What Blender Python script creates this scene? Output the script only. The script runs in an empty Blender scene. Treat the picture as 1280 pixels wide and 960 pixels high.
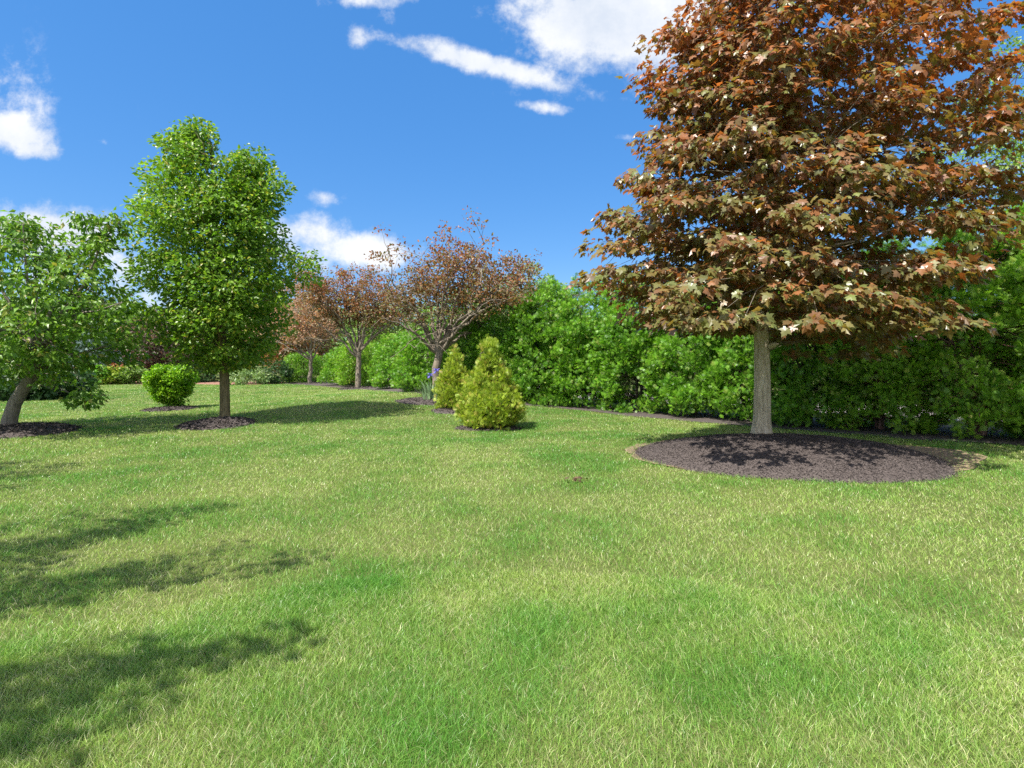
import bpy, math
import numpy as np

sc = bpy.context.scene
COL = sc.collection
F, HZ, CAMH = 711.0, 450.0, 1.5
SUN_AZ, SUN_EL = math.radians(44), math.radians(56)   # shadows run towards +X and +Y
PI = math.pi

# ------------------------------------------------------------------ numbers
def sstep(a, b, x):
    t = np.clip((x - a) / (b - a), 0, 1)
    return t * t * (3 - 2 * t)

def wav(x, y, seed, n=6, k=1.0):
    """cheap smooth noise, about -1..1"""
    r = np.random.default_rng(seed)
    s = 0
    for i in range(n):
        a = r.uniform(0, 2 * PI); f = k * r.uniform(.6, 1.9); p = r.uniform(0, 6.28)
        s = s + np.sin((x * math.cos(a) + y * math.sin(a)) * f + p + 1.3 * np.sin(y * f * .37 + p))
    return s / (n * .62)

def ground_h(x, y):
    h = .05 * np.sin(.35 * x + 1) * np.sin(.28 * y + .5) * sstep(3, 9, y)
    h = h + .34 * sstep(12, 20, y) * np.exp(-((x + 3.2) / 4.6) ** 2)
    return h

def on_ground(px, py):
    prev = 1.0
    for d in np.arange(1.5, 90, .02):
        if CAMH - (py - HZ) * d / F <= float(ground_h((px - 640) * d / F, d)):
            break
    x = (px - 640) * d / F
    return np.array([x, d, float(ground_h(x, d))])

def at(px, py, d):
    return np.array([(px - 640) * d / F, d, CAMH - (py - HZ) * d / F])

def unit(v):
    return v / np.maximum(np.linalg.norm(v, axis=-1, keepdims=True), 1e-9)

# ------------------------------------------------------------------ meshes
class Acc:
    def __init__(s):
        s.v = []; s.t = []; s.c = []; s.n = 0
    def add(s, V, T, C=None):
        V = np.asarray(V, float).reshape(-1, 3); T = np.asarray(T, int).reshape(-1, 3)
        s.v.append(V); s.t.append(T + s.n); s.n += len(V)
        if C is None: C = np.full((len(V), 3), .5)
        s.c.append(np.broadcast_to(np.asarray(C, float), (len(V), 3)))
    def tube(s, P, rad, sides=6, flute=None, col=None):
        P = np.asarray(P, float); n = len(P)
        rad = np.broadcast_to(np.asarray(rad, float), (n,))
        tg = unit(np.gradient(P, axis=0))
        ref = np.array([1., 0, 0]) if abs(tg[0, 0]) < .8 else np.array([0, 1., 0])
        a = unit(np.cross(tg, ref)); b = np.cross(tg, a)
        th = np.arange(sides) * 2 * PI / sides
        rr = rad[:, None] * np.ones(sides)
        if flute is not None: rr = rr * (1 + np.asarray(flute)[:, None] * (.6 * np.cos(5 * th + 1) + .4 * np.cos(3 * th) + .35 * np.cos(8 * th + 2))[None])
        ring = P[:, None] + rr[:, :, None] * (np.cos(th)[None, :, None] * a[:, None] + np.sin(th)[None, :, None] * b[:, None])
        i = np.arange(n - 1)[:, None] * sides; j = np.arange(sides)[None]; k = (j + 1) % sides
        q = np.stack([i + j, i + k, i + sides + k, i + sides + j], -1).reshape(-1, 4)
        T = np.concatenate([q[:, [0, 1, 2]], q[:, [0, 2, 3]]])
        s.add(ring.reshape(-1, 3), T, None if col is None else (col,) * 3)
    def build(s, name, mat, parent=None, origin=(0, 0, 0), smooth=False):
        V = np.concatenate(s.v) - np.asarray(origin, float); T = np.concatenate(s.t); C = np.concatenate(s.c)
        me = bpy.data.meshes.new(name)
        me.vertices.add(len(V)); me.vertices.foreach_set('co', V.astype(np.float32).ravel())
        me.loops.add(len(T) * 3); me.loops.foreach_set('vertex_index', T.astype(np.int32).ravel())
        me.polygons.add(len(T))
        me.polygons.foreach_set('loop_start', np.arange(0, len(T) * 3, 3, dtype=np.int32))
        me.polygons.foreach_set('use_smooth', np.full(len(T), smooth))
        at_ = me.attributes.new('tint', 'FLOAT_COLOR', 'POINT')
        at_.data.foreach_set('color', np.concatenate([C, np.ones((len(C), 1))], 1).astype(np.float32).ravel())
        me.update(calc_edges=True)
        me.materials.append(mat)
        o = bpy.data.objects.new(name, me); COL.objects.link(o)
        if parent is not None: o.parent = parent
        else: o.location = origin
        return o

def tag(o, label, cat, group=None):
    o['label'] = label; o['category'] = cat
    if group: o['group'] = group
    return o

def thing(name, label, cat, loc, group=None):
    o = bpy.data.objects.new(name, None); COL.objects.link(o)
    o.empty_display_size = .3; o.location = [float(q) for q in loc]
    return tag(o, label, cat, group)

# leaf templates: x across, y to the tip, z along the normal -----------------
def fan(outline, centre, fold=.2, droop=.2):
    P = np.array([centre] + outline, float)
    z = -fold * np.abs(P[:, 0]) - droop * P[:, 1] ** 2
    n = len(outline)
    return np.column_stack([P, z]), np.array([[0, 1 + i, 1 + (i + 1) % n] for i in range(n)])

half = [(.10, .02), (.24, -.08), (.40, -.02), (.33, .16), (.48, .22), (.64, .44), (.44, .42), (.24, .50), (.30, .66), (.17, .70)]
MAPLE = fan(half + [(0, 1)] + [(-x, y) for x, y in half[::-1]], (0, .33), .18, .22)
OVATE = (np.array([(0, 0, 0), (.28, .32, .07), (.24, .66, .03), (0, 1, -.16), (-.24, .66, .03), (-.28, .32, .07), (0, .5, -.03)]),
         np.array([(0, 1, 6), (1, 2, 6), (2, 3, 6), (3, 4, 6), (4, 5, 6), (5, 0, 6)]))
LANCE = (np.array([(0, 0, 0), (.17, .4, .03), (0, 1, -.3), (-.17, .4, .03), (0, .45, -.05)]),
         np.array([(0, 1, 4), (1, 2, 4), (2, 3, 4), (3, 0, 4)]))
def spray_template(n=4, spread=.85, w=.048):
    V, T = [], []
    def leaf(p, a, L, z):
        d = np.array([math.sin(a), math.cos(a)]); q = np.array([d[1], -d[0]])
        k = len(V)
        for u, ww in ((0, .3), (.5, 1), (1, 0)):
            c = p + d * L * u
            if ww:
                V.append((*(c + q * w * ww), z * u)); V.append((*(c - q * w * ww), z * u))
            else: V.append((*c, z * u))
        T.extend([(k, k + 1, k + 2), (k + 1, k + 3, k + 2), (k + 2, k + 3, k + 4)])
    leaf(np.array([0., 0.]), 0, 1, -.15)
    for i in range(n):
        y = .08 + .62 * i / n
        for sgn in (-1, 1):
            leaf(np.array([0., y]), sgn * spread * (1 - .25 * i / n), .66 * (1 - .5 * i / n), -.1)
    return np.array(V), np.array(T)
MAPLE2 = (MAPLE[0] * np.array([.8, 1, 1]) - np.column_stack([np.zeros(len(MAPLE[0]))] * 2 + [.28 * np.abs(MAPLE[0][:, 0]) + .16 * (MAPLE[0][:, 1] > .6)]), MAPLE[1])
MAPLE3 = (MAPLE[0] * np.array([.92, 1.05, 1]) + np.column_stack([np.zeros(len(MAPLE[0]))] * 2 + [.34 * np.maximum(0, MAPLE[0][:, 0]) - .1 * MAPLE[0][:, 1]]), MAPLE[1])
CHERRY = (LANCE[0] * np.array([1.45, 1, .8]), LANCE[1])
SPRAY = spray_template()
SPRAY3 = spray_template(2, .8, .11)
CHIP = (np.array([(-.2, -.5, 0), (.2, -.45, .1), (.16, .5, 0), (-.22, .4, .12)]), np.array([(0, 1, 2), (0, 2, 3)]))

def scatter(acc, T, pos, tip, nrm, size, col):
    y = unit(tip); x = unit(np.cross(y, nrm)); z = np.cross(x, y)
    P, tri = T; N = len(pos); k = len(P)
    size = np.broadcast_to(size, (N,))
    V = pos[:, None] + size[:, None, None] * (P[None, :, 0, None] * x[:, None] + P[None, :, 1, None] * y[:, None] + P[None, :, 2, None] * z[:, None])
    idx = (np.arange(N)[:, None, None] * k + tri[None]).reshape(-1, 3)
    acc.add(V.reshape(-1, 3), idx, np.repeat(np.broadcast_to(col, (N, 3)), k, 0))

# ------------------------------------------------------------------ materials
def new_mat(name):
    m = bpy.data.materials.new(name); m.use_nodes = True
    nt = m.node_tree; nt.nodes.clear()
    out = nt.nodes.new('ShaderNodeOutputMaterial')
    return m, nt, out

def node(nt, typ, **kw):
    n = nt.nodes.new(typ)
    for k, v in kw.items():
        if k.startswith('i_'):
            n.inputs[k[2:].replace('_', ' ')].default_value = v
        else: setattr(n, k, v)
    return n

def mixrgb(nt, fac, a, b, mode='MIX'):
    n = nt.nodes.new('ShaderNodeMixRGB'); n.blend_type = mode
    for s, v in ((0, fac), (1, a), (2, b)):
        if hasattr(v, 'links') or isinstance(v, bpy.types.NodeSocket): nt.links.new(v, n.inputs[s])
        elif s == 0: n.inputs[0].default_value = v
        else: n.inputs[s].default_value = (*v, 1) if len(v) == 3 else v
    return n.outputs[0]

def math_n(nt, op, a, b=None, c=None, clamp=False):
    n = nt.nodes.new('ShaderNodeMath'); n.operation = op; n.use_clamp = clamp
    for s, v in enumerate((a, b, c)):
        if v is None: continue
        if isinstance(v, bpy.types.NodeSocket): nt.links.new(v, n.inputs[s])
        else: n.inputs[s].default_value = v
    return n.outputs[0]

def leaf_mat(name, c0, c1, c2, rough=.45, trans=.35, tcol=None, spec=.5):
    """tint.r mixes c0 to c1, tint.g mixes towards c2 (odd leaves), tint.b is brightness"""
    m, nt, out = new_mat(name)
    a = node(nt, 'ShaderNodeAttribute', attribute_name='tint')
    sp = node(nt, 'ShaderNodeSeparateColor'); nt.links.new(a.outputs['Color'], sp.inputs[0])
    c = mixrgb(nt, sp.outputs[0], c0, c1)
    c = mixrgb(nt, sp.outputs[1], c, c2)
    v = math_n(nt, 'MULTIPLY_ADD', sp.outputs[2], .7, .65)
    hs = node(nt, 'ShaderNodeHueSaturation'); nt.links.new(v, hs.inputs['Value']); nt.links.new(c, hs.inputs['Color'])
    p = node(nt, 'ShaderNodeBsdfPrincipled', i_Roughness=rough)
    p.inputs['Specular IOR Level'].default_value = spec
    nt.links.new(hs.outputs[0], p.inputs['Base Color'])
    t = node(nt, 'ShaderNodeBsdfTranslucent')
    tc = mixrgb(nt, 1.0, hs.outputs[0], tcol or (1.25, 1.35, .7), 'MULTIPLY')
    nt.links.new(tc, t.inputs['Color'])
    mx = node(nt, 'ShaderNodeMixShader'); mx.inputs[0].default_value = trans
    nt.links.new(p.outputs[0], mx.inputs[1]); nt.links.new(t.outputs[0], mx.inputs[2])
    nt.links.new(mx.outputs[0], out.inputs[0])
    return m

def rough_mat(name, cols, scale=8, stretch=(1, 1, 1), bump=.3, rough=.85, detail=6, tint=0.0):
    m, nt, out = new_mat(name)
    tc = node(nt, 'ShaderNodeTexCoord'); mp = node(nt, 'ShaderNodeMapping'); mp.inputs['Scale'].default_value = stretch
    nt.links.new(tc.outputs['Object'], mp.inputs[0])
    nz = node(nt, 'ShaderNodeTexNoise', i_Scale=scale, i_Detail=detail, i_Roughness=.65)
    nt.links.new(mp.outputs[0], nz.inputs['Vector'])
    rp = node(nt, 'ShaderNodeValToRGB'); el = rp.color_ramp.elements
    n = len(cols)
    while len(el) < n: el.new(.5)
    for i, c in enumerate(cols):
        el[i].position = .3 + .4 * i / (n - 1); el[i].color = (*c, 1)
    nt.links.new(nz.outputs[0], rp.inputs[0])
    c = rp.outputs[0]
    if tint:
        a = node(nt, 'ShaderNodeAttribute', attribute_name='tint')
        v = math_n(nt, 'MULTIPLY_ADD', a.outputs['Fac'], tint * 2, 1 - tint)
        c = mixrgb(nt, 1.0, c, v, 'MULTIPLY')
    p = node(nt, 'ShaderNodeBsdfPrincipled', i_Roughness=rough)
    p.inputs['Specular IOR Level'].default_value = .25
    nt.links.new(c, p.inputs['Base Color'])
    b = node(nt, 'ShaderNodeBump', i_Strength=bump, i_Distance=.03)
    nt.links.new(nz.outputs[0], b.inputs['Height']); nt.links.new(b.outputs[0], p.inputs['Normal'])
    nt.links.new(p.outputs[0], out.inputs[0])
    return m

M = {}
M['maple'] = leaf_mat('copper_leaf', (.16, .108, .048), (.34, .140, .055), (.175, .210, .058), .36, .44, (1.5, 1.02, .45), .62)
M['pear'] = leaf_mat('pear_leaf', (.085, .20, .018), (.235, .375, .035), (.40, .38, .05), .38, .42)
M['cherry'] = leaf_mat('cherry_leaf', (.080, .19, .018), (.20, .34, .036), (.28, .26, .06), .40, .42)
M['crab'] = leaf_mat('crab_leaf', (.16, .125, .055), (.34, .135, .062), (.19, .22, .065), .45, .38, (1.4, 1., .6))
M['crab_pale'] = leaf_mat('crab_leaf_pale', (.44, .31, .21), (.54, .33, .21), (.34, .33, .14), .5, .38, (1.4, 1., .6))
M['hedge'] = leaf_mat('hedge_leaf', (.070, .215, .019), (.245, .46, .036), (.29, .36, .07), .42, .40)
M['hedge2'] = leaf_mat('hedge_leaf_light', (.12, .29, .026), (.32, .52, .045), (.40, .46, .10), .42, .45)
M['gold'] = leaf_mat('golden_leaf', (.19, .30, .03), (.42, .49, .055), (.52, .42, .10), .5, .36)
M['shrub'] = leaf_mat('shrub_leaf', (.09, .26, .014), (.30, .50, .03), (.38, .52, .04), .4, .38)
M['dark'] = leaf_mat('dark_evergreen_leaf', (.025, .075, .018), (.05, .12, .028), (.08, .15, .04), .5, .28)
M['blue'] = leaf_mat('blue_needle', (.10, .16, .145), (.17, .25, .235), (.09, .16, .10), .55, .18)
M['plum'] = leaf_mat('plum_leaf', (.12, .085, .075), (.20, .13, .11), (.16, .20, .07), .45, .28, (1.4, 1., .7))
M['mid'] = leaf_mat('woodland_leaf', (.10, .21, .032), (.23, .34, .055), (.31, .34, .09), .45, .38)
M['pale'] = leaf_mat('pale_leaf', (.14, .24, .075), (.26, .36, .13), (.28, .33, .12), .45, .38)
M['rust'] = leaf_mat('rust_leaf', (.30, .10, .05), (.42, .17, .07), (.20, .19, .06), .5, .32, (1.4, 1., .6))
M['iris'] = leaf_mat('iris_leaf', (.15, .27, .14), (.27, .40, .23), (.32, .37, .16), .45, .3)
M['petal'] = leaf_mat('iris_petal', (.13, .13, .52), (.20, .19, .62), (.3, .25, .7), .5, .3, (1, 1, 1.2))
M['dry'] = leaf_mat('dry_leaf', (.09, .05, .028), (.13, .075, .04), (.07, .045, .03), .6, .15, (1.2, 1, .6))
M['grass'] = leaf_mat('grass_blade', (.102, .275, .036), (.300, .415, .092), (.56, .51, .30), .34, .38, (1.2, 1.3, .65), .42)
M['bark_pale'] = rough_mat('pale_bark', [(.24, .20, .14), (.46, .40, .29), (.58, .52, .41)], 26, (1, 1, .16), .8, tint=.75)
M['bark_olive'] = rough_mat('olive_bark', [(.075, .058, .03), (.17, .135, .07), (.24, .20, .11)], 26, (1, 1, .16), .7)
M['bark_grey'] = rough_mat('grey_bark', [(.09, .075, .06), (.22, .19, .16), (.29, .25, .21)], 24, (1, 1, .2), .7)
M['twig_grey'] = rough_mat('weathered_twig', [(.10, .080, .058), (.21, .172, .13), (.31, .27, .215)], 12, (1, 1, .25), .4)
M['bark_red'] = rough_mat('reddish_bark', [(.12, .06, .045), (.28, .15, .115), (.38, .23, .18)], 10, (1, 1, .2), .5)
M['bark_dark'] = rough_mat('dark_bark', [(.045, .035, .028), (.11, .088, .07), (.18, .15, .12)], 10, (1, 1, .25), .5)
M['mulch'] = rough_mat('dark_mulch', [(.046, .037, .035), (.088, .072, .067), (.145, .121, .111)], 45, (1, 1, 1), .8, .9, 5, .55)
M['mulch_red'] = rough_mat('reddish_mulch', [(.16, .085, .06), (.26, .14, .10), (.33, .20, .15)], 20, (1, 1, 1), .5)
M['soil'] = rough_mat('bare_soil', [(.10, .07, .05), (.20, .145, .095), (.34, .26, .17)], 14, (1, 1, 1), .5)
M['paving'] = rough_mat('pale_paving', [(.42, .37, .34), (.55, .49, .46), (.60, .55, .52)], 3, (1, 1, 1), .1)

def ground_mat():
    m, nt, out = new_mat('turf_ground')
    tc = node(nt, 'ShaderNodeTexCoord')
    n1 = node(nt, 'ShaderNodeTexNoise', i_Scale=.55, i_Detail=5); n2 = node(nt, 'ShaderNodeTexNoise', i_Scale=60, i_Detail=5)
    for n in (n1, n2): nt.links.new(tc.outputs['Object'], n.inputs['Vector'])
    r1 = node(nt, 'ShaderNodeMapRange'); r1.inputs[1].default_value = .35; r1.inputs[2].default_value = .65; nt.links.new(n1.outputs[0], r1.inputs[0])
    c = mixrgb(nt, r1.outputs[0], (.055, .095, .02), (.10, .13, .035))
    r2 = node(nt, 'ShaderNodeMapRange'); r2.inputs[1].default_value = .4; r2.inputs[2].default_value = .7; nt.links.new(n2.outputs[0], r2.inputs[0])
    c = mixrgb(nt, r2.outputs[0], c, (.13, .12, .05))
    p = node(nt, 'ShaderNodeBsdfPrincipled', i_Roughness=.95); p.inputs['Specular IOR Level'].default_value = .1
    nt.links.new(c, p.inputs['Base Color'])
    b = node(nt, 'ShaderNodeBump', i_Strength=.6, i_Distance=.03); nt.links.new(n2.outputs[0], b.inputs['Height']); nt.links.new(b.outputs[0], p.inputs['Normal'])
    nt.links.new(p.outputs[0], out.inputs[0])
    return m
M['ground'] = ground_mat()

# ------------------------------------------------------------------ ground, driveway
def build_ground():
    xs = np.unique(np.concatenate([np.linspace(-45, 45, 121), [-1500, -400, -150, -80, 80, 150, 400, 1500]]))
    ys = np.unique(np.concatenate([np.linspace(-20, 60, 107), [-1500, -300, -80, 90, 160, 400, 1500]]))
    X, Y = np.meshgrid(xs, ys); Z = ground_h(X, Y) * (1 - sstep(40, 60, np.hypot(X, Y)))
    nx = len(xs); i = np.arange(len(ys) - 1)[:, None] * nx + np.arange(nx - 1)[None]
    i = i.ravel(); q = np.stack([i, i + 1, i + nx + 1, i + nx], 1)
    a = Acc(); a.add(np.stack([X, Y, Z], -1).reshape(-1, 3), np.concatenate([q[:, [0, 1, 2]], q[:, [0, 2, 3]]]))
    o = a.build('ground', M['ground'], smooth=True); o['kind'] = 'structure'
build_ground()

HEDGE_PX = [(340, 478), (400, 482), (450, 486), (500, 490), (560, 496), (650, 505), (700, 509), (760, 516), (850, 524), (950, 533), (1060, 541), (1170, 549), (1280, 556), (1420, 569), (1600, 590)]
HEDGE = np.array([on_ground(*p) for p in HEDGE_PX])
seg = np.linalg.norm(np.diff(HEDGE[:, :2], axis=0), axis=1); HS = np.concatenate([[0], np.cumsum(seg)])
def hedge_at(px, back=0.0):
    p = np.array([np.interp(px, [q[0] for q in HEDGE_PX], HEDGE[:, k]) for k in range(3)])
    # interpolate by pixel only between neighbours: good enough for placing
    n = unit(np.array([.78, .62, 0.])); p = p + n * back
    p[2] = float(ground_h(p[0], p[1])); return p
HN = np.array([.77, .63, 0.])

def strip(name, mat, P, w0, w1, dz, edge=.0, seed=1, n=160):
    s = np.linspace(0, HS[-1], n)
    C = np.column_stack([np.interp(s, HS, P[:, k]) for k in range(3)])
    a = Acc(); rows = []
    us = np.linspace(0, 1, 7)
    for u in us:
        off = w0 + (w1 - w0) * u
        wob = edge * wav(s, s * 0, seed + int(u > .5), 5, 2.2) * (1 - abs(2 * u - 1) < .01)
        Q = C + HN * (off + wob)[:, None] if np.ndim(wob) else C + HN * off
        Q[:, 2] = ground_h(Q[:, 0], Q[:, 1]) + dz
        rows.append(Q)
    G = np.stack(rows); m = len(us)
    i = (np.arange(m - 1)[:, None] * n + np.arange(n - 1)[None]).ravel(); q = np.stack([i, i + 1, i + n + 1, i + n], 1)
    a.add(G.reshape(-1, 3), np.concatenate([q[:, [0, 1, 2]], q[:, [0, 2, 3]]]))
    return a
strip('driveway', M['paving'], HEDGE, 4.0, 9.5, .012).build('driveway', M['paving'])['kind'] = 'structure'

# ------------------------------------------------------------------ mulch beds
BEDS = []   # x, y, rx, ry, seed for keeping grass out
def bed_r(th, seed, amp=.05):
    r = np.random.default_rng(seed)
    s = 0
    for k in (2, 3, 5, 9, 14, 23, 37): s = s + np.sin(k * th + r.uniform(0, 6.28)) * r.uniform(.4, 1) / k ** .6
    return 1 + amp * s
def mulch_bed(c, rx, ry, height, label, nchip, mat='mulch', chip=.035, seed=1, rot=0.0, name='mulch_bed'):
    BEDS.append((c[0], c[1], rx, ry, seed, rot))
    rng = np.random.default_rng(seed + 100)
    nr, nt_ = 22, 90
    r = np.linspace(0, 1, nr); th = np.linspace(0, 2 * PI, nt_, endpoint=False)
    Rg, T = np.meshgrid(r, th, indexing='ij')
    def surf(Rg, T):
        k = Rg * bed_r(T, seed)
        lx, ly = rx * k * np.cos(T), ry * k * np.sin(T)
        x = c[0] + lx * math.cos(rot) - ly * math.sin(rot); y = c[1] + lx * math.sin(rot) + ly * math.cos(rot)
        z = ground_h(x, y) + height * (1 - Rg ** 2) ** .8 + .025 * (1 - Rg ** 6) + .012 * wav(x, y, seed, 8, 9) * (1 - Rg ** 4) - .02 * Rg ** 8
        return np.stack([x, y, z], -1)
    G = surf(Rg, T)
    i = np.arange(nr - 1)[:, None] * nt_; j = np.arange(nt_)[None]; k = (j + 1) % nt_
    q = np.stack([i + j, i + nt_ + j, i + nt_ + k, i + k], -1).reshape(-1, 4)
    a = Acc(); a.add(G.reshape(-1, 3), np.concatenate([q[:, [0, 1, 2]], q[:, [0, 2, 3]]]))
    Rr = np.sqrt(rng.uniform(0, 1.04, nchip)); Tt = rng.uniform(0, 2 * PI, nchip)
    P = surf(np.where(Rr > 1, 1 + (Rr - 1) * 2.2, Rr) if nchip > 2500 else np.minimum(Rr, 1), Tt); P[:, 2] = np.maximum(P[:, 2], ground_h(P[:, 0], P[:, 1]) + (.004 if nchip > 2500 else -1)); P[:, :2] += (rng.normal(0, .02, (nchip, 2))); P[:, 2] += rng.uniform(.0, .018, nchip)
    n = unit(np.column_stack([rng.normal(0, .45, nchip), rng.normal(0, .45, nchip), np.ones(nchip)]))
    t = np.column_stack([rng.normal(0, 1, (nchip, 2)), rng.normal(0, .3, nchip)])
    scatter(a, CHIP, P, t, n, rng.uniform(.4, 1.3, nchip) * chip, np.repeat(rng.uniform(0, 1, (nchip, 1)), 3, 1))
    o = a.build(name, M[mat], origin=(c[0], c[1], float(ground_h(c[0], c[1]))))
    return tag(o, label, 'mulch bed')

# ------------------------------------------------------------------ trees
def limb(p0, p1, n=7, bow=.15, rng=None, jit=.03, start=None):
    """curved polyline from p0 to p1; start = initial direction"""
    p0 = np.asarray(p0, float); p1 = np.asarray(p1, float); L = np.linalg.norm(p1 - p0)
    if start is None: start = np.array([0, 0, 1.])
    c = p0 + (p1 - p0) * .45 + unit(np.asarray(start, float)) * L * bow
    t = np.linspace(0, 1, n)[:, None]
    P = (1 - t) ** 2 * p0 + 2 * t * (1 - t) * c + t ** 2 * p1
    if rng is not None and n > 2: P[1:-1] += rng.normal(0, jit * L / n ** .5, (n - 2, 3))
    return P

class Tree:
    def __init__(s, name, label, cat, base, seed, group=None):
        s.root = thing(name, label, cat, base, group); s.base = np.asarray(base, float)
        s.rng = np.random.default_rng(seed); s.wood = Acc(); s.leaf = Acc(); s.nodes = []; s.rad = []; s.use = np.zeros(0)
    def add_limb(s, P, r0, r1, sides=7, node=True, flare=0):
        t = np.linspace(0, 1, len(P)); r = r0 + (r1 - r0) * t ** .85
        if flare: r = r * (1 + flare * np.exp(-t * len(P) * .55))
        s.wood.tube(P, r, sides, col=.5 if r0 > .1 else (.28 if r0 > .02 else .12))
        if node: s.nodes.append(P[1:]); s.rad.append(r[1:])
    def nearest(s, c, up=.8):
        N = np.concatenate(s.nodes); Rr = np.concatenate(s.rad)
        d = np.linalg.norm(N - c, axis=1) + up * np.maximum(0, N[:, 2] - c[2] + .1)
        if len(s.use) < len(N): s.use = np.concatenate([s.use, np.zeros(len(N) - len(s.use))])
        k = int(np.argmin(d + .16 * s.use)); s.use[k] += 1; return N[k], Rr[k]
    def finish(s, leafmat, barkmat):
        if s.wood.n: s.wood.build('trunk', M[barkmat], s.root, s.base, smooth=True)
        if s.leaf.n: s.leaf.build('crown', M[leafmat], s.root, s.base)
        return s.root

def envelope_points(rng, axis, prof, n, seed, shell=.5, lump=.16, mind=0.0):
    """prof rows: z, left, right, depth radius about the axis (function z->xy)."""
    prof = np.array(prof, float); zs = prof[:, 0]; m = n * (30 if mind else 8)
    z = rng.uniform(zs[0], zs[-1], m)
    L, Rr, D = (np.interp(z, zs, prof[:, k]) for k in (1, 2, 3)); mx = prof[:, 1:].max()
    ok = rng.uniform(0, 1, m) < np.maximum(L, Rr) * D / (mx * mx) + .12
    th = rng.uniform(0, 2 * PI, m); u = rng.uniform(0, 1, m) ** shell; cx = np.cos(th)
    k = 1 + lump * (.6 * wav(cx * 1.5 + np.sin(th) * .8, z * 1.1 + np.sin(th) * 1.3, seed, 5, 1.6) + .6 * wav(cx * 4 + np.sin(th) * 2, z * 2.6 + 3 * np.sin(th), seed + 1, 5, 1.6))
    a = np.array([axis(q) for q in z])
    P = np.column_stack([a[:, 0] + np.where(cx > 0, Rr, L) * cx * u * k, a[:, 1] + D * np.sin(th) * u * k, z])[ok]
    if not mind: return P[:n]
    out = np.empty((n, 3)); c = 0
    for p in P:
        if c and np.min(((out[:c] - p) ** 2).sum(1)) < mind * mind: continue
        out[c] = p; c += 1
        if c == n: break
    return out[:c]

def leaf_cluster(t, c, outdir, rc, n, templ, size, flat=.4, droop=.3, updir=.9, tipdown=.35, odd=.1, tint=None, spread=.55, nout=.35):
    rng = t.rng
    p = rng.normal(0, 1, (n, 3)); p = unit(p) * rng.uniform(.1, 1, (n, 1)) ** .5
    p[:, 2] *= flat
    rr = np.hypot(p[:, 0], p[:, 1])
    p[:, 2] -= droop * rr ** 2
    pos = c + p * rc
    tip = p * np.array([1, 1, .3]) + outdir * .6 + rng.normal(0, spread, (n, 3)); tip[:, 2] -= tipdown
    nrm = np.array([0, 0, updir]) + outdir * nout + rng.normal(0, spread, (n, 3))
    g = rng.uniform(0, 1)
    col = np.column_stack([np.clip((.5 * g + .5 * rng.uniform(0, 1, n)) if tint is None else tint + rng.normal(0, .22, n), 0, 1),
                           (rng.uniform(0, 1, n) < odd) * rng.uniform(.4, 1, n), np.clip(rng.normal(.5, .2, n), 0, 1)])
    sz = size * rng.uniform(.55, 1.2, n); tl = templ if isinstance(templ, list) else [templ]
    for q, tm in enumerate(tl):
        scatter(t.leaf, tm, pos[q::len(tl)], tip[q::len(tl)], nrm[q::len(tl)], sz[q::len(tl)], col[q::len(tl)])

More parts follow.
